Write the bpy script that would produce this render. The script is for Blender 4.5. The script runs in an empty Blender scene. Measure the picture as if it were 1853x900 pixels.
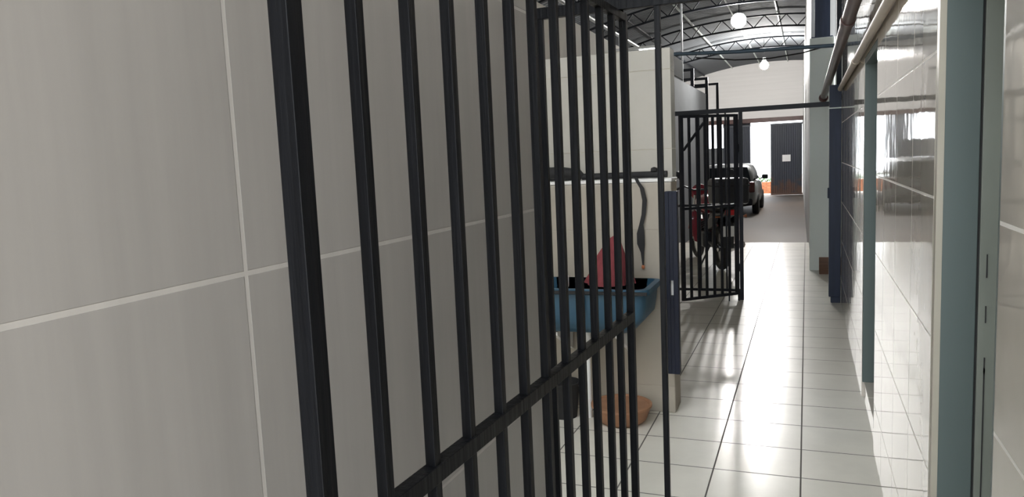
import bpy, bmesh, math, random
from mathutils import Vector, Matrix, Euler
random.seed(7)
C = bpy.context.scene.collection
sc = bpy.context.scene

# ------------------------------------------------------------------ helpers
class MB:
    """collects shapes, then links them as ONE mesh object"""
    def __init__(self):
        self.bm = bmesh.new()
    def box(self, c, s, rot=None, bev=0.0):
        b = bmesh.new()
        bmesh.ops.create_cube(b, size=1.0)
        bmesh.ops.scale(b, vec=Vector(s), verts=b.verts)
        if bev > 0:
            bmesh.ops.bevel(b, geom=list(b.edges), offset=bev, segments=2, profile=0.5, affect='EDGES')
        if rot is not None:
            bmesh.ops.rotate(b, cent=(0, 0, 0), matrix=Euler(rot).to_matrix(), verts=b.verts)
        bmesh.ops.translate(b, vec=Vector(c), verts=b.verts)
        self.add(b)
        return self
    def span(self, x0, x1, y0, y1, z0, z1, bev=0.0):
        return self.box(((x0+x1)/2, (y0+y1)/2, (z0+z1)/2), (abs(x1-x0), abs(y1-y0), abs(z1-z0)), None, bev)
    def bar(self, p0, p1, w, h=None, bev=0.0, up=(0, 0, 1)):
        """square-section bar from p0 to p1"""
        h = w if h is None else h
        p0 = Vector(p0); p1 = Vector(p1); d = p1-p0; L = d.length
        z = d.normalized(); u = Vector(up)
        if abs(z.dot(u)) > .98: u = Vector((0, 1, 0))
        x = u.cross(z).normalized(); y = z.cross(x)
        m = Matrix((x, y, z)).transposed()
        b = bmesh.new()
        bmesh.ops.create_cube(b, size=1.0)
        bmesh.ops.scale(b, vec=(w, h, L), verts=b.verts)
        if bev > 0:
            bmesh.ops.bevel(b, geom=list(b.edges), offset=bev, segments=1, affect='EDGES')
        bmesh.ops.rotate(b, cent=(0, 0, 0), matrix=m, verts=b.verts)
        bmesh.ops.translate(b, vec=(p0+p1)/2, verts=b.verts)
        self.add(b)
        return self
    def cyl(self, p0, p1, r, r2=None, n=16):
        p0 = Vector(p0); p1 = Vector(p1); d = p1-p0
        b = bmesh.new()
        bmesh.ops.create_cone(b, cap_ends=True, segments=n, radius1=r, radius2=r if r2 is None else r2, depth=d.length)
        q = Vector((0, 0, 1)).rotation_difference(d.normalized())
        bmesh.ops.rotate(b, cent=(0, 0, 0), matrix=q.to_matrix(), verts=b.verts)
        bmesh.ops.translate(b, vec=(p0+p1)/2, verts=b.verts)
        self.add(b)
        return self
    def tube(self, pts, r, n=10):
        """round tube along a polyline; r a number or one per point"""
        pts = [Vector(p) for p in pts]
        rs = r if isinstance(r, (list, tuple)) else [r]*len(pts)
        bm = self.bm; rings = []
        prev = None
        for i, p in enumerate(pts):
            t = (pts[min(i+1, len(pts)-1)]-pts[max(i-1, 0)]).normalized()
            if prev is None:
                a = Vector((0, 0, 1)) if abs(t.z) < .9 else Vector((1, 0, 0))
                x = a.cross(t).normalized()
            else:
                x = (prev-t*prev.dot(t)).normalized()
            prev = x; y = t.cross(x)
            rings.append([bm.verts.new(p+(x*math.cos(2*math.pi*k/n)+y*math.sin(2*math.pi*k/n))*rs[i]) for k in range(n)])
        for a, b in zip(rings, rings[1:]):
            for k in range(n):
                bm.faces.new((a[k], a[(k+1) % n], b[(k+1) % n], b[k]))
        bm.faces.new(rings[0][::-1]); bm.faces.new(rings[-1])
        return self
    def lathe(self, prof, c=(0, 0, 0), axis='z', n=24):
        """(radius, height) profile revolved"""
        bm = self.bm; c = Vector(c); rings = []
        for r, h in prof:
            ring = []
            for k in range(n):
                a = 2*math.pi*k/n
                u, v = max(r, 1e-4)*math.cos(a), max(r, 1e-4)*math.sin(a)
                q = (u, v, h) if axis == 'z' else ((h, u, v) if axis == 'x' else (u, h, v))
                ring.append(bm.verts.new(c+Vector(q)))
            rings.append(ring)
        for a, b in zip(rings, rings[1:]):
            for k in range(n):
                bm.faces.new((a[k], a[(k+1) % n], b[(k+1) % n], b[k]))
        bm.faces.new(rings[0][::-1]); bm.faces.new(rings[-1])
        return self
    def loft(self, rings, cap=True):
        bm = self.bm; R = [[bm.verts.new(Vector(p)) for p in r] for r in rings]; n = len(R[0])
        for a, b in zip(R, R[1:]):
            for k in range(n):
                bm.faces.new((a[k], a[(k+1) % n], b[(k+1) % n], b[k]))
        if cap:
            bm.faces.new(R[0][::-1]); bm.faces.new(R[-1])
        return self
    def prism(self, poly, axis, a, b):
        """closed 2-D outline extruded along an axis"""
        def q(p, t):
            return (t, p[0], p[1]) if axis == 'x' else ((p[0], t, p[1]) if axis == 'y' else (p[0], p[1], t))
        return self.loft([[q(p, a) for p in poly], [q(p, b) for p in poly]])
    def ball(self, c, r, s=(1, 1, 1), sub=3):
        b = bmesh.new()
        bmesh.ops.create_icosphere(b, subdivisions=sub, radius=r)
        bmesh.ops.scale(b, vec=s, verts=b.verts)
        bmesh.ops.translate(b, vec=Vector(c), verts=b.verts)
        self.add(b)
        return self
    def add(self, b):
        me = bpy.data.meshes.new('tmp'); b.to_mesh(me); b.free()
        self.bm.from_mesh(me); bpy.data.meshes.remove(me)
    def build(self, name, mat, parent=None, smooth=False, subsurf=0):
        bmesh.ops.recalc_face_normals(self.bm, faces=self.bm.faces)
        me = bpy.data.meshes.new(name); self.bm.to_mesh(me); self.bm.free()
        if smooth:
            for p in me.polygons: p.use_smooth = True
            try: me.set_sharp_from_angle(angle=math.radians(40))
            except Exception: pass
        me.materials.append(mat)
        o = bpy.data.objects.new(name, me); C.objects.link(o)
        if parent is not None: o.parent = parent
        if subsurf:
            md = o.modifiers.new('sub', 'SUBSURF'); md.levels = subsurf; md.render_levels = subsurf
        return o

def tag(o, label, cat, group=None):
    o['label'] = label; o['category'] = cat
    if group: o['group'] = group
    return o
def thing(name, label, cat, loc=(0, 0, 0), rz=0.0, group=None):
    o = bpy.data.objects.new(name, None); C.objects.link(o)
    o.location = loc; o.rotation_euler = (0, 0, rz); o.empty_display_size = .1
    return tag(o, label, cat, group)
def struct(o):
    o['kind'] = 'structure'; return o
def lab(o, l):
    o['label'] = l; return o

# ------------------------------------------------------------------ materials
def newmat(name):
    m = bpy.data.materials.new(name); m.use_nodes = True
    nt = m.node_tree; b = nt.nodes['Principled BSDF']
    return m, nt, b
def mat(name, col, rough=.5, metal=0.0, var=.12, scale=(6, 6, 6), bump=0.0, coat=0.0, rvar=0.0, spec=.5):
    m, nt, b = newmat(name)
    tc = nt.nodes.new('ShaderNodeTexCoord'); mp = nt.nodes.new('ShaderNodeMapping')
    mp.inputs['Scale'].default_value = scale
    nz = nt.nodes.new('ShaderNodeTexNoise'); nz.inputs['Scale'].default_value = 1.0; nz.inputs['Detail'].default_value = 5
    nt.links.new(tc.outputs['Object'], mp.inputs[0]); nt.links.new(mp.outputs[0], nz.inputs['Vector'])
    rp = nt.nodes.new('ShaderNodeValToRGB')
    c = Vector(col)
    rp.color_ramp.elements[0].position = .3; rp.color_ramp.elements[1].position = .7
    rp.color_ramp.elements[0].color = (*(c*(1-var)), 1); rp.color_ramp.elements[1].color = (*(c*(1+var)), 1)
    nt.links.new(nz.outputs['Fac'], rp.inputs[0]); nt.links.new(rp.outputs[0], b.inputs['Base Color'])
    b.inputs['Roughness'].default_value = rough; b.inputs['Metallic'].default_value = metal; b.inputs['Specular IOR Level'].default_value = spec
    if coat: b.inputs['Coat Weight'].default_value = coat; b.inputs['Coat Roughness'].default_value = .05
    if bump:
        bp = nt.nodes.new('ShaderNodeBump'); bp.inputs['Strength'].default_value = bump; bp.inputs['Distance'].default_value = .01
        nt.links.new(nz.outputs['Fac'], bp.inputs['Height']); nt.links.new(bp.outputs[0], b.inputs['Normal'])
    if rvar:
        mr = nt.nodes.new('ShaderNodeMapRange'); mr.inputs['To Min'].default_value = max(.01, rough-rvar); mr.inputs['To Max'].default_value = rough+rvar
        nt.links.new(nz.outputs['Fac'], mr.inputs['Value']); nt.links.new(mr.outputs[0], b.inputs['Roughness'])
    return m
def emit(name, col, s):
    m, nt, b = newmat(name)
    b.inputs['Base Color'].default_value = (*col, 1)
    b.inputs['Emission Color'].default_value = (*col, 1); b.inputs['Emission Strength'].default_value = s
    return m
def tile(name, axes, size, off, mortar, col, col2, grout, rough, streak=None, wave=0.0, ior=1.5, gbump=.25, coat=0.0):
    """ceramic tiling on world metres: axes = which two coordinates run along the tile's width and height"""
    m, nt, b = newmat(name)
    N = nt.nodes.new; L = nt.links.new
    tc = N('ShaderNodeTexCoord'); sp = N('ShaderNodeSeparateXYZ'); L(tc.outputs['Object'], sp.inputs[0])
    cb = N('ShaderNodeCombineXYZ')
    for k in range(2):
        ad = N('ShaderNodeMath'); ad.operation = 'SUBTRACT'; ad.inputs[1].default_value = off[k]-20*size[k]
        L(sp.outputs['XYZ'.index(axes[k])], ad.inputs[0]); L(ad.outputs[0], cb.inputs[k])
    br = N('ShaderNodeTexBrick'); br.offset = 0; br.squash = 1
    br.inputs['Scale'].default_value = 1; br.inputs['Mortar Size'].default_value = mortar; br.inputs['Mortar Smooth'].default_value = .2
    br.inputs['Brick Width'].default_value = size[0]; br.inputs['Row Height'].default_value = size[1]; br.inputs['Bias'].default_value = 0
    br.inputs['Color1'].default_value = (*col, 1); br.inputs['Color2'].default_value = (*col2, 1); br.inputs['Mortar'].default_value = (*grout, 1)
    L(cb.outputs[0], br.inputs['Vector'])
    colout = br.outputs['Color']
    nz = N('ShaderNodeTexNoise'); mp = N('ShaderNodeMapping'); mp.inputs['Scale'].default_value = streak or (3, 3, 3)
    L(tc.outputs['Object'], mp.inputs[0]); L(mp.outputs[0], nz.inputs['Vector']); nz.inputs['Scale'].default_value = 1; nz.inputs['Detail'].default_value = 6; nz.inputs['Roughness'].default_value = .6
    mr = N('ShaderNodeMapRange'); mr.inputs['From Min'].default_value = .3; mr.inputs['From Max'].default_value = .7
    mr.inputs['To Min'].default_value = .95 if streak else .94; mr.inputs['To Max'].default_value = 1.05 if streak else 1.05
    L(nz.outputs['Fac'], mr.inputs['Value'])
    mx = N('ShaderNodeVectorMath'); mx.operation = 'SCALE'; L(colout, mx.inputs[0]); L(mr.outputs[0], mx.inputs['Scale'])
    L(mx.outputs[0], b.inputs['Base Color'])
    b.inputs['IOR'].default_value = ior
    if coat: b.inputs['Coat Weight'].default_value = coat; b.inputs['Coat Roughness'].default_value = rough
    rr = N('ShaderNodeMapRange'); rr.inputs['To Min'].default_value = rough; rr.inputs['To Max'].default_value = .8
    L(br.outputs['Fac'], rr.inputs['Value']); L(rr.outputs[0], b.inputs['Roughness'])
    inv = N('ShaderNodeMath'); inv.operation = 'MULTIPLY'; inv.inputs[1].default_value = -gbump; L(br.outputs['Fac'], inv.inputs[0])
    hgt = inv.outputs[0]
    if wave:
        wn = N('ShaderNodeTexNoise'); wn.inputs['Scale'].default_value = 5; wn.inputs['Detail'].default_value = 2
        L(tc.outputs['Object'], wn.inputs['Vector'])
        wm = N('ShaderNodeMath'); wm.operation = 'MULTIPLY_ADD'; wm.inputs[1].default_value = wave; L(wn.outputs['Fac'], wm.inputs[0]); L(inv.outputs[0], wm.inputs[2])
        hgt = wm.outputs[0]
    bp = N('ShaderNodeBump'); bp.inputs['Distance'].default_value = .004; bp.inputs['Strength'].default_value = 1
    L(hgt, bp.inputs['Height']); L(bp.outputs[0], b.inputs['Normal'])
    return m

M = {}
M['floor'] = tile('floor tile', 'XY', (.39, .35), (-.025, 3.52), .004, (.70, .675, .60), (.675, .65, .575), (.12, .11, .10), .24, wave=.15, ior=1.45)
M['wleft'] = tile('grey porcelain', 'YZ', (1.44, .62), (.925, 1.345), .0048, (.36, .345, .328), (.35, .335, .318), (.49, .47, .445), .32, streak=(24, 24, 1.6))
M['wright'] = tile('glossy white tile', 'YZ', (.46, .373), (2.65, 1.36), .004, (.54, .495, .43), (.52, .475, .415), (.74, .70, .64), .045, wave=.35, ior=1.55, coat=.3)
M['wnook'] = tile('cream wall tile', 'XZ', (.45, .46), (-.71, .62), .003, (.43, .41, .365), (.42, .40, .355), (.40, .37, .31), .25)
M['white'] = mat('white paint', (.75, .74, .72), .6, var=.04, scale=(1, 1, 1))
M['gwall'] = mat('garage wall paint', (.27, .27, .265), .6, var=.04, scale=(1, 1, 1))
M['boards'] = mat('white boards', (.78, .765, .75), .6, var=.03, scale=(.3, 1, 12))
M['greywall'] = mat('grey wall darkened for lamp', (.15, .158, .165), .95, spec=.1, var=.08, scale=(2, 2, 2), bump=.2)  # grey taken darker to offset the strong lamp on the far partition
M['beigewall'] = mat('beige wall lightened for dim light', (.72, .68, .60), .8, var=.06, scale=(2, 2, 2))  # beige taken paler to make up for dim light on the near partition
M['whalf_shaded'] = tile('shaded half wall tile', 'XZ', (.45, .46), (-.71, .62), .003, (.36, .325, .27), (.35, .315, .265), (.36, .32, .27), .35)  # nook tile again, darkened for the shade below the ledge
M['darknavy'] = mat('dark navy steel', (.010, .013, .026), .45, var=.2, scale=(20, 20, 2), spec=.25)
M['shadebox'] = mat('dark shade grey', (.014, .016, .016), .95, var=.1, spec=.03)
M['wood'] = mat('brown wood', (.13, .065, .04), .7, var=.25, scale=(4, 30, 30))
M['pillar'] = mat('pale grey paint', (.66, .71, .68), .5, var=.04, scale=(2, 2, 1))
M['concrete'] = mat('worn concrete', (.085, .066, .053), .65, var=.3, scale=(.8, .35, 1), rvar=.12, spec=.3)
M['street'] = mat('street', (.55, .53, .50), .9, var=.1)
M['black'] = mat('black gate paint', (.005, .0055, .007), .42, var=.3, scale=(60, 60, 3), bump=.25, spec=.16)
M['blackg'] = mat('black frame paint', (.018, .020, .026), .45, var=.2, spec=.2)
M['navy'] = mat('navy steel paint', (.017, .025, .05), .4, var=.2, scale=(20, 20, 2), spec=.2)
M['steelroof'] = mat('truss paint', (.018, .021, .028), .6, var=.15, spec=.2)
M['pipebrown'] = mat('brown pipe', (.085, .045, .040), .4, var=.15, spec=.3)
M['pipebeige'] = mat('beige conduit', (.55, .48, .41), .5, var=.08, spec=.3)
M['pipeblue'] = mat('slate blue pipe', (.05, .085, .12), .45, var=.1)
M['pipewhite'] = mat('white conduit', (.7, .72, .75), .4, var=.05)
M['green'] = mat('grey green door paint', (.092, .120, .114), .45, var=.04, scale=(3, 3, 1))
M['greenworn'] = mat('worn grey green paint', (.19, .205, .175), .55, var=.10, scale=(10, 10, 2.5), bump=.2)
M['edge'] = mat('tile edge', (.40, .37, .30), .4, var=.06)
M['dark'] = mat('dark slot', (.02, .02, .02), .6)
M['blue'] = mat('blue plastic', (.022, .075, .125), .4, var=.12, scale=(5, 5, 5))
M['red'] = mat('red cloth', (.17, .030, .036), .85, var=.25, scale=(25, 25, 12), bump=.5)
M['plastic'] = mat('white plastic', (.75, .75, .74), .4, var=.04)
M['terra'] = mat('terracotta', (.30, .155, .085), .7, var=.15, scale=(12, 12, 12))
M['rubber'] = mat('black rubber', (.012, .012, .013), .75, var=.2)
M['strap'] = mat('black webbing', (.014, .014, .015), .8, var=.2)
M['orange'] = mat('orange tip', (.45, .15, .06), .5)
M['brick'] = mat('orange brick', (.55, .20, .09), .8, var=.25, scale=(8, 8, 14))
M['paper'] = mat('white paper', (.85, .85, .85), .7, var=.02)
M['silver'] = mat('silver car paint', (.17, .178, .18), .35, metal=.3, var=.03, coat=.6)
M['glass'] = mat('dark glass', (.018, .022, .026), .06, var=.1)
M['cartail'] = mat('smoked lamp lens', (.10, .03, .03), .25)
M['tail'] = mat('red lamp lens', (.45, .015, .02), .2)
M['mred'] = mat('red motorcycle paint', (.22, .012, .025), .25, var=.1, coat=.6)
M['mblack'] = mat('black motorcycle plastic', (.016, .018, .022), .35, var=.2)
M['chrome'] = mat('chrome', (.55, .56, .58), .2, metal=1, var=.05)
M['leaf'] = mat('leaves', (.10, .22, .08), .6, var=.3)
M['bulb'] = emit('lamp bulb', (1, .97, .93), 1100)
M['bulb2'] = emit('lamp bulb far', (1, .97, .93), 1350)
M['tubelamp'] = emit('lamp tube', (.95, .98, 1), 12)

# corrugated roof sheet
def roofmat():
    m, nt, b = newmat('corrugated roof sheet')
    N = nt.nodes.new; L = nt.links.new
    tc = N('ShaderNodeTexCoord'); wv = N('ShaderNodeTexWave'); wv.wave_type = 'BANDS'; wv.bands_direction = 'Y'
    wv.inputs['Scale'].default_value = 2.2
    L(tc.outputs['Object'], wv.inputs['Vector'])
    nz = N('ShaderNodeTexNoise'); nz.inputs['Scale'].default_value = .6; nz.inputs['Detail'].default_value = 4; L(tc.outputs['Object'], nz.inputs['Vector'])
    rp = N('ShaderNodeValToRGB'); rp.color_ramp.elements[0].color = (.085, .097, .11, 1); rp.color_ramp.elements[1].color = (.13, .138, .145, 1)
    L(nz.outputs['Fac'], rp.inputs[0]); L(rp.outputs[0], b.inputs['Base Color'])
    b.inputs['Roughness'].default_value = .85
    bp = N('ShaderNodeBump'); bp.inputs['Distance'].default_value = .03; bp.inputs['Strength'].default_value = .6
    L(wv.outputs['Fac'], bp.inputs['Height']); L(bp.outputs[0], b.inputs['Normal'])
    return m
M['roof'] = roofmat()
# dark corrugated leaf, rusted along its foot
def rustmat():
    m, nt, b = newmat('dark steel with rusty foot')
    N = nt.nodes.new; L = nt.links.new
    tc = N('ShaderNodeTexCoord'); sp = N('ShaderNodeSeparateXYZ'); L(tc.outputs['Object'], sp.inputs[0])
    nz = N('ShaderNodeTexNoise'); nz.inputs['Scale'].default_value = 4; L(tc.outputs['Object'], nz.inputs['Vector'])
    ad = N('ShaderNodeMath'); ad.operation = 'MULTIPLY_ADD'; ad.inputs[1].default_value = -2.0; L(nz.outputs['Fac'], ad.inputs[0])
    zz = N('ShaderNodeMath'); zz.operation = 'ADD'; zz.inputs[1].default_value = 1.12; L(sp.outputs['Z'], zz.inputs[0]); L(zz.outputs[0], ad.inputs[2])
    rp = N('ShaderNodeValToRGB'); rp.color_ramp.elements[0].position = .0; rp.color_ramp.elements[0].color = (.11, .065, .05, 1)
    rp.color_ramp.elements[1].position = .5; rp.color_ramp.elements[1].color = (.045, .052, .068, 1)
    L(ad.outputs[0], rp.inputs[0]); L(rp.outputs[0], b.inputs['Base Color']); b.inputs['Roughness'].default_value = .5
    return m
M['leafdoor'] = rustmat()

# ------------------------------------------------------------------ measures (metres; camera 1.5 m over the tiles, Y along the corridor)
XR, XL = .308, -.82          # corridor wall faces
YB, GF = 32.0, -.29          # back wall, garage floor level
TILE_END = 12.9
def roofz(x): return 5.02-.045*(x+1.23)**2

# ------------------------------------------------------------------ the setting
struct(MB().span(-5.5, 1.6, -1.2, TILE_END, -.32, 0).build('floor', M['floor']))
struct(MB().span(-5.5, .5, TILE_END+.005, YB+.3, GF-.15, GF).build('floor_garage', M['concrete']))
struct(MB().span(-14, 12, -20, -1.205, -.32, -.01).build('ground_behind', M['street']))
struct(MB().span(-14, 12, YB+.305, 60, GF-.15, GF-.005).build('ground_outside', M['street']))

w = MB(); w.span(XL-.15, XL, -1.2, 2.345, 0, 2.75); struct(w.build('wall_left', M['wleft']))

# right wall with two door openings (1.491-2.176 and 3.99-4.83)
DT = 2.0
w = MB()
for a, b_ in ((-1.2, 1.491), (2.215, 3.955), (4.83, 9.88)): w.span(XR, XR+.30, a, b_, 0, 5.0)
for a, b_ in ((1.491, 2.215), (3.955, 4.83)): w.span(XR, XR+.30, a, b_, DT+.002, 5.0)
w.span(XR+.012, XR+.30, 3.955, 4.83, 0, .10)
struct(w.build('wall_right', M['wright']))

# partition between corridor side and the rooms on the left, its top open to the hall roof
struct(MB().span(-2.42, -2.30, 2.4, 13.5, GF, 2.95).build('wall_partition', M['beigewall']))
struct(MB().span(-2.42, -2.30, 13.501, 19.1, GF, 2.95).build('wall_garage_left', M['greywall']))  # same partition continued, its colour darkened against the lamp
# laundry nook: full-height wall set back behind a half wall with a ledge
struct(MB().span(-2.29, -.738, 4.46, 4.60, 0, 2.12).build('wall_nook', M['wnook']))
struct(MB().span(-2.29, -.712, 4.26, 4.455, 0, 1.352, .006).build('wall_half', M['whalf_shaded']))
struct(MB().span(-2.29, -.708, 4.255, 4.455, 1.3525, 1.372, .004).build('trim_lit_1', M['white']))  # white cap slab stands in for light falling on the ledge top
# garage sides
w = MB(); w.loft([[(.05, 10.3, GF), (.45, 10.3, GF), (.45, 10.3, 5.1), (.05, 10.3, 5.1)], [(-.13, YB, GF), (.45, YB, GF), (.45, YB, 5.1), (-.13, YB, 5.1)]])
struct(w.build('wall_garage_right', M['gwall']))
struct(MB().span(-5.65, -5.5, -1.2, YB, GF-.05, 4.4).build('wall_hall_left', M['white']))
# back wall around the vehicle doorway
PX0, PX1, PT = -3.83, -.165, 2.66
w = MB(); w.span(-5.5, PX0, YB, YB+.25, GF, 5.05); w.span(PX1, .6, YB, YB+.25, GF, 5.05); w.span(PX0, PX1, YB, YB+.25, PT, 5.05)
for k in range(9): w.span(-5.5, .2, YB-.012, YB, PT+.32+k*.26, PT+.335+k*.26)
struct(w.build('wall_back', M['boards']))
struct(MB().span(PX0+.002, -3.18, YB+.02, YB+.2, GF, 1.70).build('wall_low', M['greywall']))
# arched roof, one curved sheet
rf = MB(); n = 28
prof = [(-5.7+6.6*k/n, roofz(-5.7+6.6*k/n)) for k in range(n+1)]
poly = prof+[(x, z+.05) for x, z in reversed(prof)]
rf.prism(poly, 'y', 1.1, YB+.3)  # roof kept short out of view so sky light reaches the near corridor
ceil = struct(rf.build('ceiling', M['roof'], smooth=True))
for x in (-5.0, -3.9, -2.8, -1.75, -.7, .1):
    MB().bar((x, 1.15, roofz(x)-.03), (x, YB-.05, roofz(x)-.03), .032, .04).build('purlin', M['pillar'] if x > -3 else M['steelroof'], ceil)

struct(MB().span(-5.5, XL-.15, -1.3, -1.2, 0, 4.9).span(XL-.15, 1.2, -1.3, -1.2, 2.75, 5.0).build('wall_light_block', M['white']))  # unseen end wall added behind the camera to cut daylight from the rear
# column on the right where the tiles end, with a steel column on its head
struct(MB().span(.032, .306, 9.9, 10.25, 0, 2.82, .006).build('pillar', M['pillar']))

# ------------------------------------------------------------------ roof trusses
words = ['farthest', 'second farthest', 'third farthest', 'fourth farthest', 'fifth farthest', 'sixth farthest']
for i, y in enumerate((24.6, 20.6, 17.0, 13.5)):
    t = thing('roof_truss', f'{words[i]} arched dark steel lattice truss under the hall roof', 'truss', (0, y, 0), 0, 'arched roof trusses')
    xs = [-5.45+5.75*k/22 for k in range(23)]
    top = [(x, 0, roofz(x)-.085) for x in xs]; bot = [(x, 0, roofz(x)-.085-.29) for x in xs]
    m = MB(); [m.bar(a, b_, .04, .05, up=(0, 1, 0)) for a, b_ in zip(top, top[1:])]; m.build('top_chord', M['steelroof'], t)
    m = MB(); [m.bar(a, b_, .04, .05, up=(0, 1, 0)) for a, b_ in zip(bot, bot[1:])]; m.build('bottom_chord', M['steelroof'], t)
    m = MB()
    for k in range(22):
        a, b_ = (top[k], bot[k+1]) if k % 2 else (bot[k], top[k+1])
        m.bar(a, b_, .022, .022, up=(0, 1, 0))
    m.build('web', M['steelroof'], t)

# ------------------------------------------------------------------ hanging lamps
def lamp(loc, label, ztop, m):
    t = thing('pendant_lamp', label, 'lamp', loc, 0)
    MB().lathe([(.0, -.13), (.05, -.125), (.10, -.085), (.122, -.03), (.118, .03), (.09, .075), (.05, .10), (.0, .105)]).build('bulb', m, t, True)
    MB().lathe([(.0, .107), (.06, .108), (.065, .13), (.05, .15), (.045, .22), (.0, .23)]).build('housing', M['plastic'], t, True)
    MB().cyl((0, 0, .22), (0, 0, ztop-loc[2]), .006, n=8).build('cord', M['rubber'], t)
# round flood lamp tilted down the corridor, on a bracket from the roof
t = thing('flood_lamp', 'glowing round flood lamp hanging under the roof trusses, the nearer and higher light', 'lamp', (-1.375, 17.3, 4.33))
d = Vector((.05, -.94, -.36)).normalized()
def tilt(mb):
    q = Vector((0, 0, 1)).rotation_difference(d); bmesh.ops.rotate(mb.bm, cent=(0, 0, 0), matrix=q.to_matrix(), verts=mb.bm.verts); return mb
tilt(MB().lathe([(.0, -.01), (.145, -.01), (.145, .0), (.13, .022), (.08, .036), (.0, .04)], n=32)).build('lens', M['bulb'], t, True)
tilt(MB().lathe([(.0, -.10), (.10, -.10), (.12, -.06), (.165, -.03), (.165, .012), (.150, .012), (.150, -.012), (.0, -.012)], n=32)).build('housing', M['plastic'], t, True)
MB().tube([(0, .08, .03), (0, .09, .15), (0, .09, roofz(-1.375)-4.33)], .010, 8).build('bracket', M['steelroof'], t)
lamp((-1.235, 25.0, 4.16), 'glowing bulb hanging on a cord before the white end wall', roofz(-1.235), M['bulb2'])

# ------------------------------------------------------------------ front gate: frame + leaf folded back to the left wall
Y1, H1 = 2.37, 1.958
t = thing('gateway', 'black steel frame fixed across the corridor behind the nearest open gate leaf', 'gate frame', (0, Y1, 0))
MB().span(-.437, -.419, -.009, .009, 0, H1, .001).build('post', M['black'], t)
MB().span(XL+.001, XR-.001, -.012, .012, H1, H1+.035, .001).build('header', M['black'], t)
MB().span(XL+.001, XL+.021, -.009, .009, 0, H1, .001).build('wall_post', M['black'], t)

def leafx(y): return -.545-.040*(2.38-y)
t = thing('gate_leaf', 'tall black barred gate leaf folded open along the grey left wall, nearest gate', 'gate', (0, 0, 0))
ang = math.atan(.040)
ys = [.796, .944, 1.089, 1.225, 1.367, 1.497, 1.627, 1.769, 1.894, 2.015, 2.149, 2.272, 2.408]
RZ = .975
for i, y in enumerate(ys):
    stile = i in (0, 12)
    s = .030 if i == 0 else (.023 if i == 12 else .0195)
    m = MB().box((leafx(y), y, (.05+1.953)/2), (s, s, 1.903), (0, 0, -ang), .0012)
    m.build('stile' if stile else 'bar', M['black'], t)
def rail(z, h, w_):
    a, b_ = ys[0]+.012, ys[12]-.01
    return MB().bar((leafx(a), a, z), (leafx(b_), b_, z), w_, h, .0012)
rail(.975, .032, .026).build('middle_rail', M['black'], t)
rail(1.94, .024, .022).build('top_rail', M['black'], t)
rail(.065, .03, .022).build('bottom_rail', M['black'], t)
MB().cyl((leafx(2.408), 2.408, 0), (leafx(2.408), 2.408, .05), .008).build('pivot', M['black'], t)
MB().cyl((leafx(2.408), 2.40, 1.91), (leafx(2.408), 2.39, H1+.03), .006).build('pivot', M['black'], t)

# ------------------------------------------------------------------ second gate
Y2, H2 = 7.83, 1.895
t = thing('gateway', 'far black gate frame with a fixed railed side across the corridor mouth', 'gate frame', (0, Y2, 0))
MB().span(-2.29, .197, -.02, .02, H2, H2+.045, .002).build('header', M['blackg'], t)
MB().span(-.632, -.596, -.018, .018, 0, H2, .002).build('post', M['blackg'], t)
for z in (.10, .975): MB().span(-2.29, -.632, -.012, .012, z-.013, z+.013, .002).build('rail', M['blackg'], t)
for x in (-1.02, -.76): MB().span(x-.008, x+.008, -.008, .008, .113, H2).build('bar', M['blackg'], t)

hx, hy = -.64, 7.79
vx, vy = -.75, -.66                       # leaf swings back to the left, towards the viewer
Lw = .66
t = thing('gate_leaf', 'smaller black barred gate leaf standing ajar before the parked motorcycles', 'gate', (hx, hy, 0), math.atan2(vy, vx))
B0, T0 = .065, 1.875
for k in range(8):
    x = .02+(Lw-.03)*k/7
    s = .034 if k in (0, 7) else .022
    MB().box((x, 0, (B0+T0)/2), (s, s, T0-B0), None, .0015).build('stile' if k in (0, 7) else 'bar', M['blackg'], t)
for z, nme in ((B0+.012, 'bottom_rail'), (.975, 'middle_rail'), (T0-.012, 'top_rail')):
    MB().bar((.03, 0, z), (Lw-.02, 0, z), .024, .028, .0015).build(nme, M['blackg'], t)
MB().bar((Lw-.03, .006, 1.54), (Lw-.03-.235, .006, 1.80), .02, .02).build('brace', M['blackg'], t)
MB().cyl((.105, -.018, .002), (.105, -.018, .35), .007).build('drop_bolt', M['blackg'], t)
for za, zb in ((.3, .38), (1.5, 1.58), (0, .1)): MB().cyl((0, 0, za), (0, 0, zb), .012).build('hinge', M['blackg'], t)

# navy jamb post on the right of the second gate
t = thing('gate_post', 'navy steel box post against the glossy right wall at the second gate', 'post', (.252, Y2, 0))
MB().span(-.053, .053, -.05, .05, .06, 2.09, .004).build('post', M['navy'], t)
MB().span(-.035, .053, -.04, .04, 0, .06, .003).build('foot', M['navy'], t)
MB().span(-.058, .055, -.055, .055, 1.868, 1.88, .002).build('collar', M['pillar'], t)
MB().span(.008, .052, -.025, .025, 2.09, 4.7, .003).build('upper_post', M['steelroof'], t)
MB().span(-.066, -.053, -.03, .03, 1.02, 1.12, .003).build('strike', M['navy'], t)
# steel column on the concrete pillar
t = thing('wood_wedge', 'small brown wooden wedge on the floor at the foot of the pale pillar', 'wedge', (.20, 9.70, 0))
MB().prism([(-.12, 0), (.16, 0), (.16, .17)], 'x', -.06, .05).build('wedge', M['wood'], t)
t = thing('steel_column', 'navy steel column standing on top of the pale grey pillar', 'column', (.17, 10.08, 2.82))
MB().span(-.12, .12, -.12, .12, 0, .02).build('base_plate', M['navy'], t)
m = MB(); m.span(-.08, .09, -.10, -.085, .02, 2.02); m.span(-.08, .09, .085, .10, .02, 2.02); m.span(-.005, .01, -.085, .085, .02, 2.02)
m.build('shaft', M['navy'], t)

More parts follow.
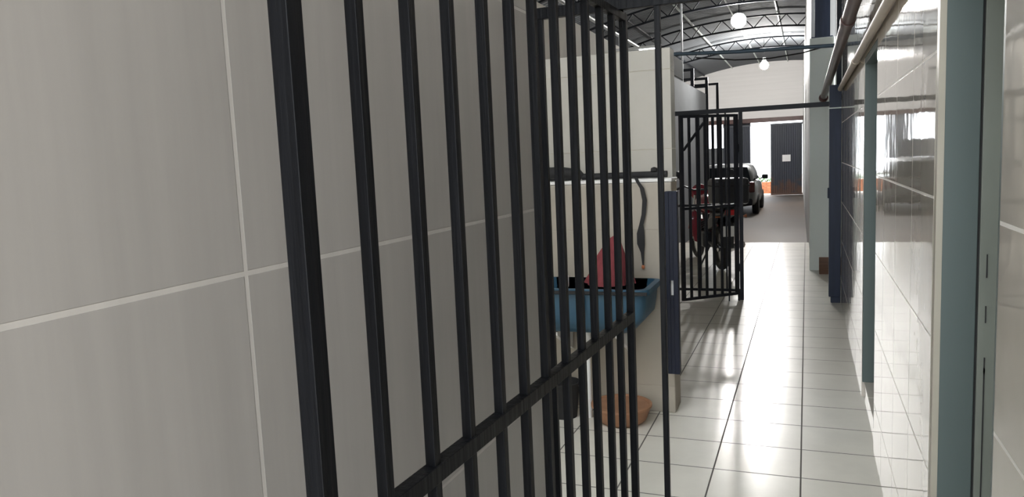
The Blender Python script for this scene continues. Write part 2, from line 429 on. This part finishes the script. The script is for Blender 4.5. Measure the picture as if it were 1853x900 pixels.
# ------------------------------------------------------------------ navy strip panel on the nook wall end
t = thing('corner_guard', 'narrow dark navy steel panel standing on the half wall corner beside the floor tiles', 'panel', (-.708, 4.225, .25))
m = MB()
m.span(-.034, -.012, -.02, .03, 0, 1.05, .003); m.span(.006, .034, -.02, .03, 0, 1.05, .003)
m.span(-.012, .006, -.016, .03, 0, .455); m.span(-.012, .006, -.016, .03, .545, 1.05)
m.build('panel', M['darknavy'], t)
lab(MB().span(-.0115, .0055, .008, .028, .456, .544).build('slot_plate', M['plastic'], t), 'pale slot plate')
MB().span(-.03, -.006, .0305, .034, .05, 1.0).build('mounting_plate', M['darknavy'], t)

# ------------------------------------------------------------------ pipes
t = thing('drain_pipe', 'brown plastic pipe running high along the right wall with a collar', 'pipe')
a, b_ = Vector((.245, 3.3, 2.31)), Vector((.187, 9.78, 2.115))
MB().cyl(a, b_, .037, n=20).build('pipe', M['pipebrown'], t, True)
d = (b_-a).normalized()
p = a+d*1.75; MB().cyl(p-d*.06, p+d*.06, .044, n=20).build('coupling', M['pipebrown'], t, True)
MB().lathe([(.03, -.03), (.05, -.02), (.055, .02), (.03, .045)], (.187, 9.80, 2.10), 'y').build('end_cap', M['pipebrown'], t, True)
t = thing('conduit', 'beige conduit pipe running along the right wall just above the doorways', 'pipe')
MB().cyl((.284, 1.0, 2.035), (.284, 7.6, 2.035), .021).build('pipe', M['pipebeige'], t, True)
for y in (2.9, 5.2): MB().cyl((.284, y, 2.035), (.284, y+.06, 2.035), .026).build('clip', M['pipebeige'], t, True)
tag(MB().tube([(-2.29, 8.05, 2.60), (-1.29, 8.05, 2.545), (-.665, 8.05, 2.51), (.244, 8.05, 2.485), (.307, 8.05, 2.48)], .019, 12).build('water_pipe', M['pipeblue'], smooth=True), 'slate blue pipe crossing the corridor overhead behind the second gate', 'pipe')
tag(MB().tube([(-1.1, 8.3, 2.52), (-.7, 8.3, 2.46), (-.35, 8.3, 2.445), (-.05, 8.3, 2.47), (.306, 8.3, 2.54)], .007, 8).build('hanging_cable', M['rubber'], smooth=True), 'thin dark cable sagging under the overhead blue pipe', 'cable')
cond = thing('conduit', 'white conduit running above the top of the beige partition', 'pipe', (0, 0, 0))
for y in (6.6, 8.3, 10.0, 12.0): MB().span(-2.325, -2.305, y, y+.02, 2.951, 3.08).build('clip', M['pipewhite'], cond)
(MB().cyl((-2.31, 6.5, 3.10), (-2.31, 14.2, 3.10), .022).build('pipe', M['pipewhite'], cond, True))
tag(MB().cyl((-2.34, 15.6, 2.95), (-2.34, 15.6, roofz(-2.34)), .02).build('conduit', M['pipewhite'], smooth=True), 'thin white upright pipe rising from the partition top to the roof', 'pipe')
# small tube lamp on the partition head
t = thing('wall_lamp', 'short bright tube lamp above the nook wall', 'lamp', (-1.95, 9.6, 2.83))
MB().cyl((-.02, 0, 0), (.19, 0, 0), .014, n=12).build('tube', M['tubelamp'], t, True)
MB().span(-.345, .20, -.02, .02, .016, .05, .004).build('fitting', M['plastic'], t)

# steel loft frame past the partition
t = thing('steel_rack', 'black steel frame of stepped posts and beams beyond the grey partition', 'rack')
for y, zb, zt in ((16.7, 2.952, 3.34), (19.2, GF, 3.37), (21.6, GF, 3.43)):
    MB().span(-2.335, -2.265, y, y+.07, zb, zt, .003).build('post', M['blackg'], t)
    MB().span(-3.4, -2.335, y+.01, y+.06, zt-.06, zt, .003).build('beam', M['blackg'], t)
    if y < 21: MB().span(-3.4, -2.335, y+.01, y+.05, zt-.25, zt-.205, .003).build('beam', M['blackg'], t)
    MB().span(-3.47, -3.4, y, y+.07, GF, zt, .003).build('post', M['blackg'], t)
MB().span(-3.46, -3.41, 16.77, 21.6, 3.20, 3.25).build('beam', M['blackg'], t)
t = thing('shade_box', 'dark box standing in for shade on the partition top beside the nook wall', 'box', (-2.36, 14.85, 2.951))  # dark box put where only shade lies above the wall
MB().span(-.055, .055, -.6, .6, 0, .40, .01).build('body', M['shadebox'], t)
MB().span(.055, .062, -.56, .56, .03, .37, .003).build('door', M['shadebox'], t)  # front face of the shade box, no real door

# ------------------------------------------------------------------ doors in the right wall
t = bpy.data.objects.new('door_1', None); C.objects.link(t); t['kind'] = 'structure'; t.location = (0, 2.176, 0)
MB().span(XR+.0005, .324, 0, .036, 0, DT).build('tile_edge', M['edge'], t)
MB().span(.324, .402, 0, .036, 0, DT, .0015).build('frame', M['green'], t)
MB().span(.402, .4085, .012, .036, 0, DT).build('groove', M['dark'], t)
lin = MB().span(.4085, .56, .004, .036, 0, DT, .0015).build('lining', M['greenworn'], t)
for z, h in ((1.185, .030), (1.06, .022), (.925, .022), (.62, .30)):
    MB().span(.4235, .4262, .001, .006, z-h, z+h).build('strike_slot', M['dark'], lin)
MB().span(.4262, .436, .002, .006, 1.068, 1.082).build('strike_plate', M['greenworn'], lin)
MB().span(.324, .60, -.665, -.002, DT-.035, DT).build('frame_head', M['green'], t)
MB().span(.562, .60, -.68, .034, 0, DT-.04, .002).build('door_leaf', M['greenworn'], t)
MB().span(XR+.001, .56, -.684, -.668, 0, DT-.04).build('frame', M['green'], t)
t = bpy.data.objects.new('door_2', None); C.objects.link(t); t['kind'] = 'structure'; t.location = (0, 4.79, 0)
MB().span(XR+.002, .56, 0, .039, .10, DT-.035, .0015).build('frame', M['green'], t)
MB().span(XR+.002, .60, -.835, .039, DT-.035, DT, .0015).build('frame_head', M['green'], t)
MB().span(XR+.002, .56, -.834, -.80, .10, DT-.036, .0015).build('frame', M['green'], t)
MB().span(.562, .60, -.79, .038, .101, DT-.04, .002).build('door_leaf', M['greenworn'], t)

# ------------------------------------------------------------------ laundry nook
t = thing('laundry_tank', 'blue plastic laundry tank mounted on the half wall behind the front gate', 'tank', (-1.13, 4.25, 0))
X0, X1, YF = -.335, .345, -.40
def ring(z, ins, r):
    x0, x1, y0, y1 = X0+ins*.25, X1-ins, YF+ins*.6, -.005
    pts = []
    for cx, cy, a0 in ((x1-r, y1-r, 0), (x0+r, y1-r, 90), (x0+r, y0+r, 180), (x1-r, y0+r, 270)):
        for k in range(6):
            a = math.radians(a0+90*k/5); pts.append((cx+r*math.cos(a), cy+r*math.sin(a), z))
    return pts
rings = [ring(.535, .17, .05), ring(.545, .12, .05), ring(.575, .075, .05), ring(.63, .025, .05), ring(.70, .012, .05), ring(.765, .006, .05), ring(.77, -.012, .05), ring(.80, -.012, .05),
         ring(.80, .02, .05), ring(.74, .03, .05), ring(.64, .05, .05), ring(.585, .12, .05)]
MB().loft(rings).build('basin', M['blue'], t, True)
lab(MB().bar((X0-.0, YF-.0175, .782), (X1+.008, YF-.0175, .782), .012, .018, .002).build('rim_strip', M['rubber'], t), 'dark strip along the front rim')
for x in (-.2, .16): MB().prism([(-.003, .36), (-.003, .53), (-.30, .53), (-.30, .51)], 'x', x-.012, x+.012).build('bracket', M['plastic'], t)
MB().cyl((-.05, -.18, .536), (-.05, -.18, .44), .022).tube([(-.05, -.18, .45), (-.05, -.18, .25), (-.05, -.18, .001)], .018).build('drain', M['plastic'], t, True)

# red cloth heap on the tank: one lumpy draped peak
bm = MB(); pr = []
for k in range(15):
    f_ = k/14; z = .803+.275*f_
    rr = (.115*(1-f_)**.75+.012)*(1.0 if f_ < 1 else .3)
    pr.append([((rr*(1+.16*math.sin(5*a+f_*4)+.08*math.sin(9*a)))*math.cos(a)-1.03+.05*f_**1.5, (rr*(1+.14*math.cos(4*a+f_*3)))*math.sin(a)*.8+4.02, z) for a in [2*math.pi*j/28 for j in range(28)]])
bm.loft(pr)
tag(bm.build('cloth_bundle', M['red'], smooth=True), 'crumpled red cloth heaped to a peak on the blue tank', 'cloth')
def bottle(loc, s, label):
    t = thing('plastic_bottle', label, 'bottle', loc)
    MB().lathe([(.0, 0), (.028*s, .002), (.03*s, .01), (.03*s, .085*s), (.012*s, .11*s), (.012*s, .118*s)]).build('body', M['plastic'], t, True)
    MB().lathe([(.014*s, .118*s), (.014*s, .14*s), (.0, .141*s)]).build('cap', M['blue'], t, True)
bottle((-1.245, 3.90, .801), .72, 'small white bottle on the tank rim left of the red cloth')
bottle((-1.155, 3.885, .801), .50, 'tiny white bottle on the tank rim close against the red cloth')
bottle((-1.40, 4.0, .801), .55, 'little white bottle at the wall end of the tank rim')
m = MB().loft([[(-1.165, 3.832, .76), (-1.125, 3.832, .76), (-1.125, 3.836, .76), (-1.165, 3.836, .76)], [(-1.135, 3.828, .66), (-1.122, 3.828, .66), (-1.122, 3.832, .66), (-1.135, 3.832, .66)]])
tag(m.build('rag', M['plastic']), 'white rag corner hanging over the front of the blue tank', 'cloth')

# bar on the ledge with strap
t = thing('long_tool', 'black rod with a thick end lying along the half wall ledge', 'tool', (0, 4.33, 1.3725))
MB().tube([(-1.25, 0, .022), (-1.0, 0, .022), (-.745, 0, .022)], .019, 12).build('shaft', M['strap'], t, True)
MB().tube([(-1.55, 0, .045), (-1.53, 0, .045), (-1.38, 0, .045), (-1.27, 0, .036), (-1.25, 0, .022)], [.02, .043, .043, .033, .02], 14).build('thick_end', M['strap'], t, True)
MB().lathe([(.012, .0), (.02, .004), (.018, .02), (.006, .026)], (-.82, 0, .038)).build('knob', M['strap'], t, True)
t = thing('strap', 'thin black strap with an orange tip hanging down the half wall', 'strap')
pts = [(-.915, 4.305, 1.382), (-.912, 4.262, 1.380), (-.90, 4.243, 1.36), (-.875, 4.243, 1.32), (-.862, 4.245, 1.25), (-.87, 4.247, 1.17), (-.885, 4.247, 1.11), (-.89, 4.246, 1.06), (-.889, 4.245, 1.0), (-.882, 4.247, .95), (-.88, 4.247, .875)]
m = MB(); wd = [.008, .009, .010, .012, .013, .012, .012, .022, .022, .010, .004]
m.loft([[(p[0]-w_, p[1]-.002, p[2]), (p[0]+w_, p[1]-.004, p[2]), (p[0]+w_, p[1]+.001, p[2]), (p[0]-w_, p[1]+.003, p[2])] for p, w_ in zip(pts, wd)])
m.build('webbing', M['strap'], t)
MB().ball((-.88, 4.247, .865), .010, (1, .6, 1.3)).build('tip', M['orange'], t, True)

# floor things under the tank
t = thing('clay_bowl', 'round terracotta bowl on the floor under the blue tank', 'bowl', (-.985, 4.055, 0))
MB().lathe([(.0, .0), (.115, .0), (.14, .02), (.165, .085), (.168, .10), (.155, .10), (.14, .06), (.11, .03), (.0, .028)], n=36).build('bowl', M['terra'], t, True)
MB().lathe([(.164, .092), (.173, .094), (.173, .106), (.160, .108), (.158, .098)], n=36).build('rim', M['terra'], t, True)
t = thing('bucket', 'small black bucket on the floor at the nook wall beside the terracotta bowl', 'bucket', (-1.33, 4.06, 0))
MB().lathe([(.0, 0), (.075, 0), (.095, .20), (.10, .20), (.10, .21), (.09, .21), (.072, .02), (.0, .015)]).build('body', M['rubber'], t, True)
MB().tube([(.098*math.cos(a), 0, .205-.05*math.sin(a)) for a in [math.pi*k/12 for k in range(13)]], .004, 8).build('handle', M['chrome'], t, True)

# ------------------------------------------------------------------ motorcycles
def motorcycle(name_label, loc, rz, paint='mred', dark='mblack'):
    t = thing('motorcycle', name_label, 'motorcycle', loc, rz, None)
    # rear wheel at y=0, front wheel at y=1.28, riding towards +y
    for y, wr in ((0, .055), (1.28, .045)):
        m = MB()
        tor = bmesh.new()
        R, r = .29-wr, wr
        for i in range(32):
            for j in range(10):
                a, b2 = 2*math.pi*i/32, 2*math.pi*j/10
                tor.verts.new(((r*math.sin(b2)), y+(R+r*math.cos(b2))*math.cos(a), .29+(R+r*math.cos(b2))*math.sin(a)))
        tor.verts.ensure_lookup_table()
        for i in range(32):
            for j in range(10):
                tor.faces.new((tor.verts[i*10+j], tor.verts[((i+1) % 32)*10+j], tor.verts[((i+1) % 32)*10+(j+1) % 10], tor.verts[i*10+(j+1) % 10]))
        m.add(tor); wheel = m.build('wheel', M['rubber'], t, True)
        m = MB(); m.cyl((-.05, y, .29), (.05, y, .29), .05)
        for k in range(6):
            a = 2*math.pi*k/6; m.bar((0, y, .29), (0, y+.20*math.cos(a), .29+.20*math.sin(a)), .02, .03)
        m.lathe([(.20, -.018), (.215, -.018), (.215, .018), (.20, .018)], (0, y, .29), 'x', 28)
        m.build('rim', M['chrome'], wheel, True)
    # frame + engine
    m = MB(); m.tube([(0, 1.02, .88), (0, .85, .55), (0, .70, .30), (0, .35, .28), (0, .28, .62)], .022); m.tube([(0, 1.02, .88), (0, .6, .72), (0, .2, .70), (0, -.25, .74)], .02)
    for s in (-1, 1): m.tube([(s*.075, .32, .33), (s*.075, 0, .29)], .02); m.tube([(s*.10, .0, .30), (s*.10, -.02, .66)], .022)
    m.build('frame', M['mblack'], t, True)
    m = MB(); m.box((0, .55, .36), (.28, .34, .22), None, .03); m.box((0, .66, .50), (.17, .17, .18), (-.3, 0, 0), .02)
    for k in range(5): m.box((0, .66, .44+k*.032), (.21, .20, .010), (-.3, 0, 0))
    m.build('engine', M['mblack'], t)
    MB().tube([(.12, .70, .42), (.14, .72, .26), (.15, .45, .22), (.155, .1, .26), (.16, -.32, .36)], [.02, .02, .022, .045, .05]).build('exhaust', M['chrome'], t, True)
    # tank, seat, tail
    def sec(y, w, zl, zh): return [(w*math.cos(a), y, (zl+zh)/2+(zh-zl)/2*math.sin(a)) for a in [2*math.pi*k/14 for k in range(14)]]
    MB().loft([sec(.50, .08, .70, .80), sec(.58, .12, .68, .90), sec(.75, .145, .67, .95), sec(.92, .13, .70, .96), sec(1.0, .07, .76, .90)]).build('fuel_tank', M[paint], t, True, 1)
    MB().loft([sec(-.34, .08, .80, .86), sec(-.25, .125, .77, .875), sec(0, .135, .75, .865), sec(.3, .115, .73, .83), sec(.52, .09, .74, .83)]).build('seat', M['rubber'], t, True, 1)
    m = MB(); m.loft([sec(-.46, .05, .74, .80), sec(-.36, .09, .70, .80), sec(0, .12, .62, .76), sec(.35, .12, .55, .74)]); m.build('side_cowl', M[dark], t, True, 1)
    MB().box((0, -.475, .775), (.16, .035, .07), (.2, 0, 0), .012).build('tail_lamp', M['tail'], t)
    m = MB(); m.loft([[(-.07, -.33+.02*k-.25*math.sin(k*.35), .60-.0*k), (.07, -.33+.02*k-.25*math.sin(k*.35), .60), (.07, -.32+.02*k-.25*math.sin(k*.35), .612), (-.07, -.32+.02*k-.25*math.sin(k*.35), .612)] for k in (0,)]+
                     [[(-.07, .31*math.cos(a), .29+.35*math.sin(a)), (.07, .31*math.cos(a), .29+.35*math.sin(a)), (.07, .30*math.cos(a), .29+.335*math.sin(a)), (-.07, .30*math.cos(a), .29+.335*math.sin(a))] for a in [math.radians(d) for d in (175, 160, 140, 115, 90, 70)]][::1])
    m.build('rear_mudguard', M['mblack'], t)
    m = MB(); m.loft([[(-.065, 1.28+.335*math.cos(a), .29+.335*math.sin(a)), (.065, 1.28+.335*math.cos(a), .29+.335*math.sin(a)), (.065, 1.28+.32*math.cos(a), .29+.32*math.sin(a)), (-.065, 1.28+.32*math.cos(a), .29+.32*math.sin(a))] for a in [math.radians(d) for d in (20, 45, 70, 95, 120, 150, 175)]])
    m.build('front_mudguard', M[paint], t)
    MB().span(-.09, .09, -.385, -.375, .47, .60, .003).build('number_plate', M['plastic'], t)
    # fork, bars, mirrors, headlamp
    m = MB()
    for s in (-1, 1): m.cyl((s*.085, 1.28, .29), (s*.085, 1.03, .93), .02)
    m.build('fork', M['chrome'], t, True)
    m = MB(); m.tube([(-.38, .86, 1.02), (-.26, .93, 1.06), (-.12, 1.0, 1.0), (.12, 1.0, 1.0), (.26, .93, 1.06), (.38, .86, 1.02)], .013)
    for s in (-1, 1): m.tube([(s*.38, .86, 1.02), (s*.27, .925, 1.055)], .02)
    m.build('handlebar', M['mblack'], t, True)
    for s in (-1, 1):
        mm = MB(); mm.tube([(s*.28, .92, 1.05), (s*.31, .90, 1.12), (s*.35, .88, 1.19)], .007); mm.ball((s*.37, .88, 1.22), .07, (1, .35, .75)); mm.build('mirror', M['mblack'], t, True)
        MB().tube([(s*.09, -.40, .72), (s*.17, -.40, .72), (s*.20, -.40, .72)], [.008, .008, .025]).build('indicator', M['orange'], t, True)
    MB().lathe([(.0, -.05), (.07, -.04), (.10, .03), (.095, .06), (.0, .075)], (0, 1.14, .93), 'y').build('headlamp', M['chrome'], t, True)
    MB().loft([sec(1.06, .13, .86, 1.05), sec(1.13, .14, .82, 1.10), sec(1.17, .10, .84, 1.04)]).build('cowl', M[paint], t, True, 1)
    MB().tube([(-.06, .35, .28), (-.2, .30, .02)], .012).build('kickstand', M['mblack'], t)
    if True:
        for sx in (-1, 1):
            m = MB(); m.loft([[(sx*.10, .62, .30), (sx*.21, .66, .26), (sx*.20, .70, .26), (sx*.10, .66, .30)], [(sx*.09, .74, .50), (sx*.23, .78, .50), (sx*.22, .82, .50), (sx*.09, .78, .50)], [(sx*.07, .92, .74), (sx*.17, .96, .76), (sx*.16, 1.0, .76), (sx*.07, .96, .74)]])
            m.build('leg_shield', M[paint], t, True, 1)
            MB().loft([[(sx*.08, -.36, .66), (sx*.15, -.34, .64), (sx*.14, -.30, .74), (sx*.08, -.32, .76)], [(sx*.10, .25, .40), (sx*.17, .25, .40), (sx*.16, .25, .70), (sx*.10, .25, .72)]]).build('side_panel', M[dark], t, True, 1)
    if True:
        MB().tube([(-.1, -.1, .80), (-.1, -.42, .84), (.1, -.42, .84), (.1, -.1, .80)], .012).build('luggage_rack', M['mblack'], t)
        tb = MB().box((0, -.33, 1.03), (.42, .38, .32), None, .04).build('top_box', M['mblack'], t)
        MB().box((0, -.33, 1.10), (.425, .385, .018), None, .004).build('lid_seam', M['rubber'], tb)
    return t
motorcycle('red and black motorcycle with a rear box parked behind the half open gate', (-1.02, 9.85, 0), math.radians(21))

# ------------------------------------------------------------------ silver hatchback
t = thing('car', 'silver hatchback parked in the garage seen from its rear right corner', 'car', (-2.12, 22.0, GF))
def csec(y, hw, zb, zt, hwt):
    """body cross-section, rounded: waist half-width hw, top half-width hwt"""
    pts = []
    for s in (1, -1):
        col = [(hw*.90, zb), (hw*.98, zb+.10), (hw, zb+(zt-zb)*.5), (hwt+(hw-hwt)*.45, zt-.05), (hwt, zt)]
        if s < 0: col = col[::-1]
        pts += [(s*x, y, z) for x, z in col]
    return pts
body = [csec(.0, .66, .34, .86, .60), csec(.05, .74, .27, .93, .70), csec(.22, .81, .22, .96, .77), csec(.8, .83, .20, .98, .79), csec(2.6, .83, .20, .96, .79), csec(2.9, .82, .20, .90, .76), csec(3.5, .79, .22, .82, .70), csec(3.75, .70, .28, .70, .6)]
MB().loft(body).build('body', M['silver'], t, True, 1)
cab = [csec(.10, .70, .88, .92, .68), csec(.30, .72, .90, 1.32, .56), csec(.48, .74, .90, 1.45, .57), csec(1.2, .75, .90, 1.48, .58), csec(1.9, .75, .90, 1.43, .57), csec(2.75, .73, .86, .90, .70)]
MB().loft(cab).build('cabin', M['silver'], t, True, 1)
m = MB(); m.loft([[(-.66, .075, .95), (.66, .075, .95), (.66, .10, .95), (-.66, .10, .95)], [(-.545, .285, 1.36), (.545, .285, 1.36), (.545, .34, 1.36), (-.545, .34, 1.36)]])
m.build('rear_window', M['glass'], t)
for s in (-1, 1):
    m = MB(); m.loft([[(s*.735, .50, .98), (s*.745, 2.45, .98), (s*.70, 2.45, .98), (s*.69, .50, .98)], [(s*.615, .62, 1.36), (s*.615, 1.85, 1.36), (s*.57, 1.85, 1.36), (s*.57, .62, 1.36)]])
    m.build('side_window', M['glass'], t)
    MB().box((s*.68, .035, .80), (.16, .10, .30), (0, 0, s*.35), .03).build('tail_lamp', M['cartail'], t)
    mm = MB(); mm.box((s*.93, 2.15, 1.02), (.18, .09, .13), None, .03); mm.tube([(s*.80, 2.2, .97), (s*.88, 2.17, 1.0)], .02); mm.build('door_mirror', M['blackg'], t)
    for y in (.72, 3.05):
        wl = MB().lathe([(.17, -.09), (.27, -.09), (.295, -.06), (.295, .06), (.27, .09), (.17, .09)], (s*.745, y, .295), 'x', 32).build('wheel', M['rubber'], t, True)
        mm = MB(); mm.lathe([(.0, -.07), (.18, -.07), (.18, .07), (.0, .07)], (s*.755, y, .295), 'x', 24)
        mm.build('hubcap', M['chrome'], wl, True)
MB().box((0, .02, .38), (1.42, .16, .20), None, .05).build('bumper', M['blackg'], t)
MB().box((0, -.02, .66), (.52, .03, .12), None, .005).build('number_plate', M['dark'], t)
MB().box((0, .0, .53), (.30, .03, .05), None, .01).build('hatch_handle', M['blackg'], t)

# ------------------------------------------------------------------ vehicle doorway
def corr(x0, x1, z0, z1, y, mat_, parent, n):
    m = MB(); pts = []
    for k in range(n*4+1):
        x = x0+(x1-x0)*k/(n*4); pts.append((x, y+(.025 if k % 4 in (1, 2) else 0)))
    poly = pts+[(x, yy+.02) for x, yy in reversed(pts)]
    return m.prism(poly, 'z', z0, z1).build('panel', mat_, parent)
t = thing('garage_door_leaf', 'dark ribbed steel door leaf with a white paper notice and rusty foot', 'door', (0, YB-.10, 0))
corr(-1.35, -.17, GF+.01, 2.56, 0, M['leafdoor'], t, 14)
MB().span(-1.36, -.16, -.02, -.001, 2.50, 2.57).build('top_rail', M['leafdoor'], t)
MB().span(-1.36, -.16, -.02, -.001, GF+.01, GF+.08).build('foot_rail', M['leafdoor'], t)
tag(MB().span(-.91, -.60, YB-.135, YB-.127, 1.05, 1.315, .002).build('notice_sign', M['paper']), 'white paper notice on the dark ribbed door leaf', 'notice')
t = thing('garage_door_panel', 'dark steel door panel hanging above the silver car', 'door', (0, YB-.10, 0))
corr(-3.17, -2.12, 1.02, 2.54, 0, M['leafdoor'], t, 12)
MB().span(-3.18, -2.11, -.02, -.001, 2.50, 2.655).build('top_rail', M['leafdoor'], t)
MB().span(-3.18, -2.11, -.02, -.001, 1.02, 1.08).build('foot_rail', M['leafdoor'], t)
t = thing('roller_beam', 'brown beam across the top of the vehicle doorway', 'beam', (0, YB-.35, 2.72))
MB().bar((-4.0, 0, 0), (.0, 0, 0), .14, .17, .01).build('beam', M['pipebrown'], t)
for x in (-3.95, -.05): MB().span(x-.05, x+.05, .07, .345, -.09, .09, .004).build('bracket', M['blackg'], t)

# outside the doorway
t = thing('brick_planter', 'low orange brick planter just outside the vehicle doorway', 'planter', (-1.9, 33.6, GF-.005))
m = MB()
for r in range(7):
    for k in range(6):
        m.box((-.62+.25*k+(.06 if r % 2 else -.06), 0, .035+.07*r), (.24, .3, .062), None, .004)
m.build('brickwork', M['brick'], t)
m = MB()
for k in range(60):
    a = random.random()*6.28; rr = random.random()**.5
    p = Vector((.62*rr*math.cos(a), .12*rr*math.sin(a), .50+.25*random.random()*(1-rr*.5)))
    m.box(p, (.12, .05, .006), (random.random()*2-1, random.random()*2-1, a))
m.build('foliage', M['leaf'], t)

# ------------------------------------------------------------------ light, sky, camera
wd = bpy.data.worlds.new('sky'); sc.world = wd; wd.use_nodes = True
bg = wd.node_tree.nodes['Background']; bg.inputs[0].default_value = (.90, .95, 1.0, 1); bg.inputs[1].default_value = 6.0
sun = bpy.data.lights.new('sun', 'SUN'); sun.energy = 3.5; sun.angle = .01; sun.color = (1, .95, .86)
so = bpy.data.objects.new('sun', sun); C.objects.link(so)
so.rotation_euler = Vector((.12, -.42, -.9)).to_track_quat('-Z', 'Y').to_euler()

F, CX, CY = 1350.0, 926.5, 450.0
fy = Vector((1460-CX, 270-CY, F)).normalized()
dz = Vector((1450-CX, 15500-CY, F)); dz = (dz-fy*dz.dot(fy)).normalized()
az = -dz; ax = fy.cross(az)
right = Vector((ax.x, fy.x, az.x)); down = Vector((ax.y, fy.y, az.y)); fwd = Vector((ax.z, fy.z, az.z))
cam = bpy.data.cameras.new('camera'); co = bpy.data.objects.new('camera', cam); C.objects.link(co)
m3 = Matrix((right, -down, -fwd)).transposed()
co.matrix_world = Matrix.Translation((0, 0, 1.5)) @ m3.to_4x4()
cam.sensor_fit = 'HORIZONTAL'; cam.sensor_width = 36; cam.lens = F/1853*36; cam.clip_start = .02; cam.clip_end = 200
sc.camera = co

sc.view_settings.view_transform = 'Standard'; sc.view_settings.look = 'None'
sc.view_settings.gamma = 1; sc.view_settings.use_curve_mapping = False
sc.view_settings.exposure = 0.3
sc.cycles.use_denoising = True
sc.cycles.max_bounces = 10; sc.cycles.diffuse_bounces = 5; sc.cycles.glossy_bounces = 5
sc.cycles.sample_clamp_indirect = 8
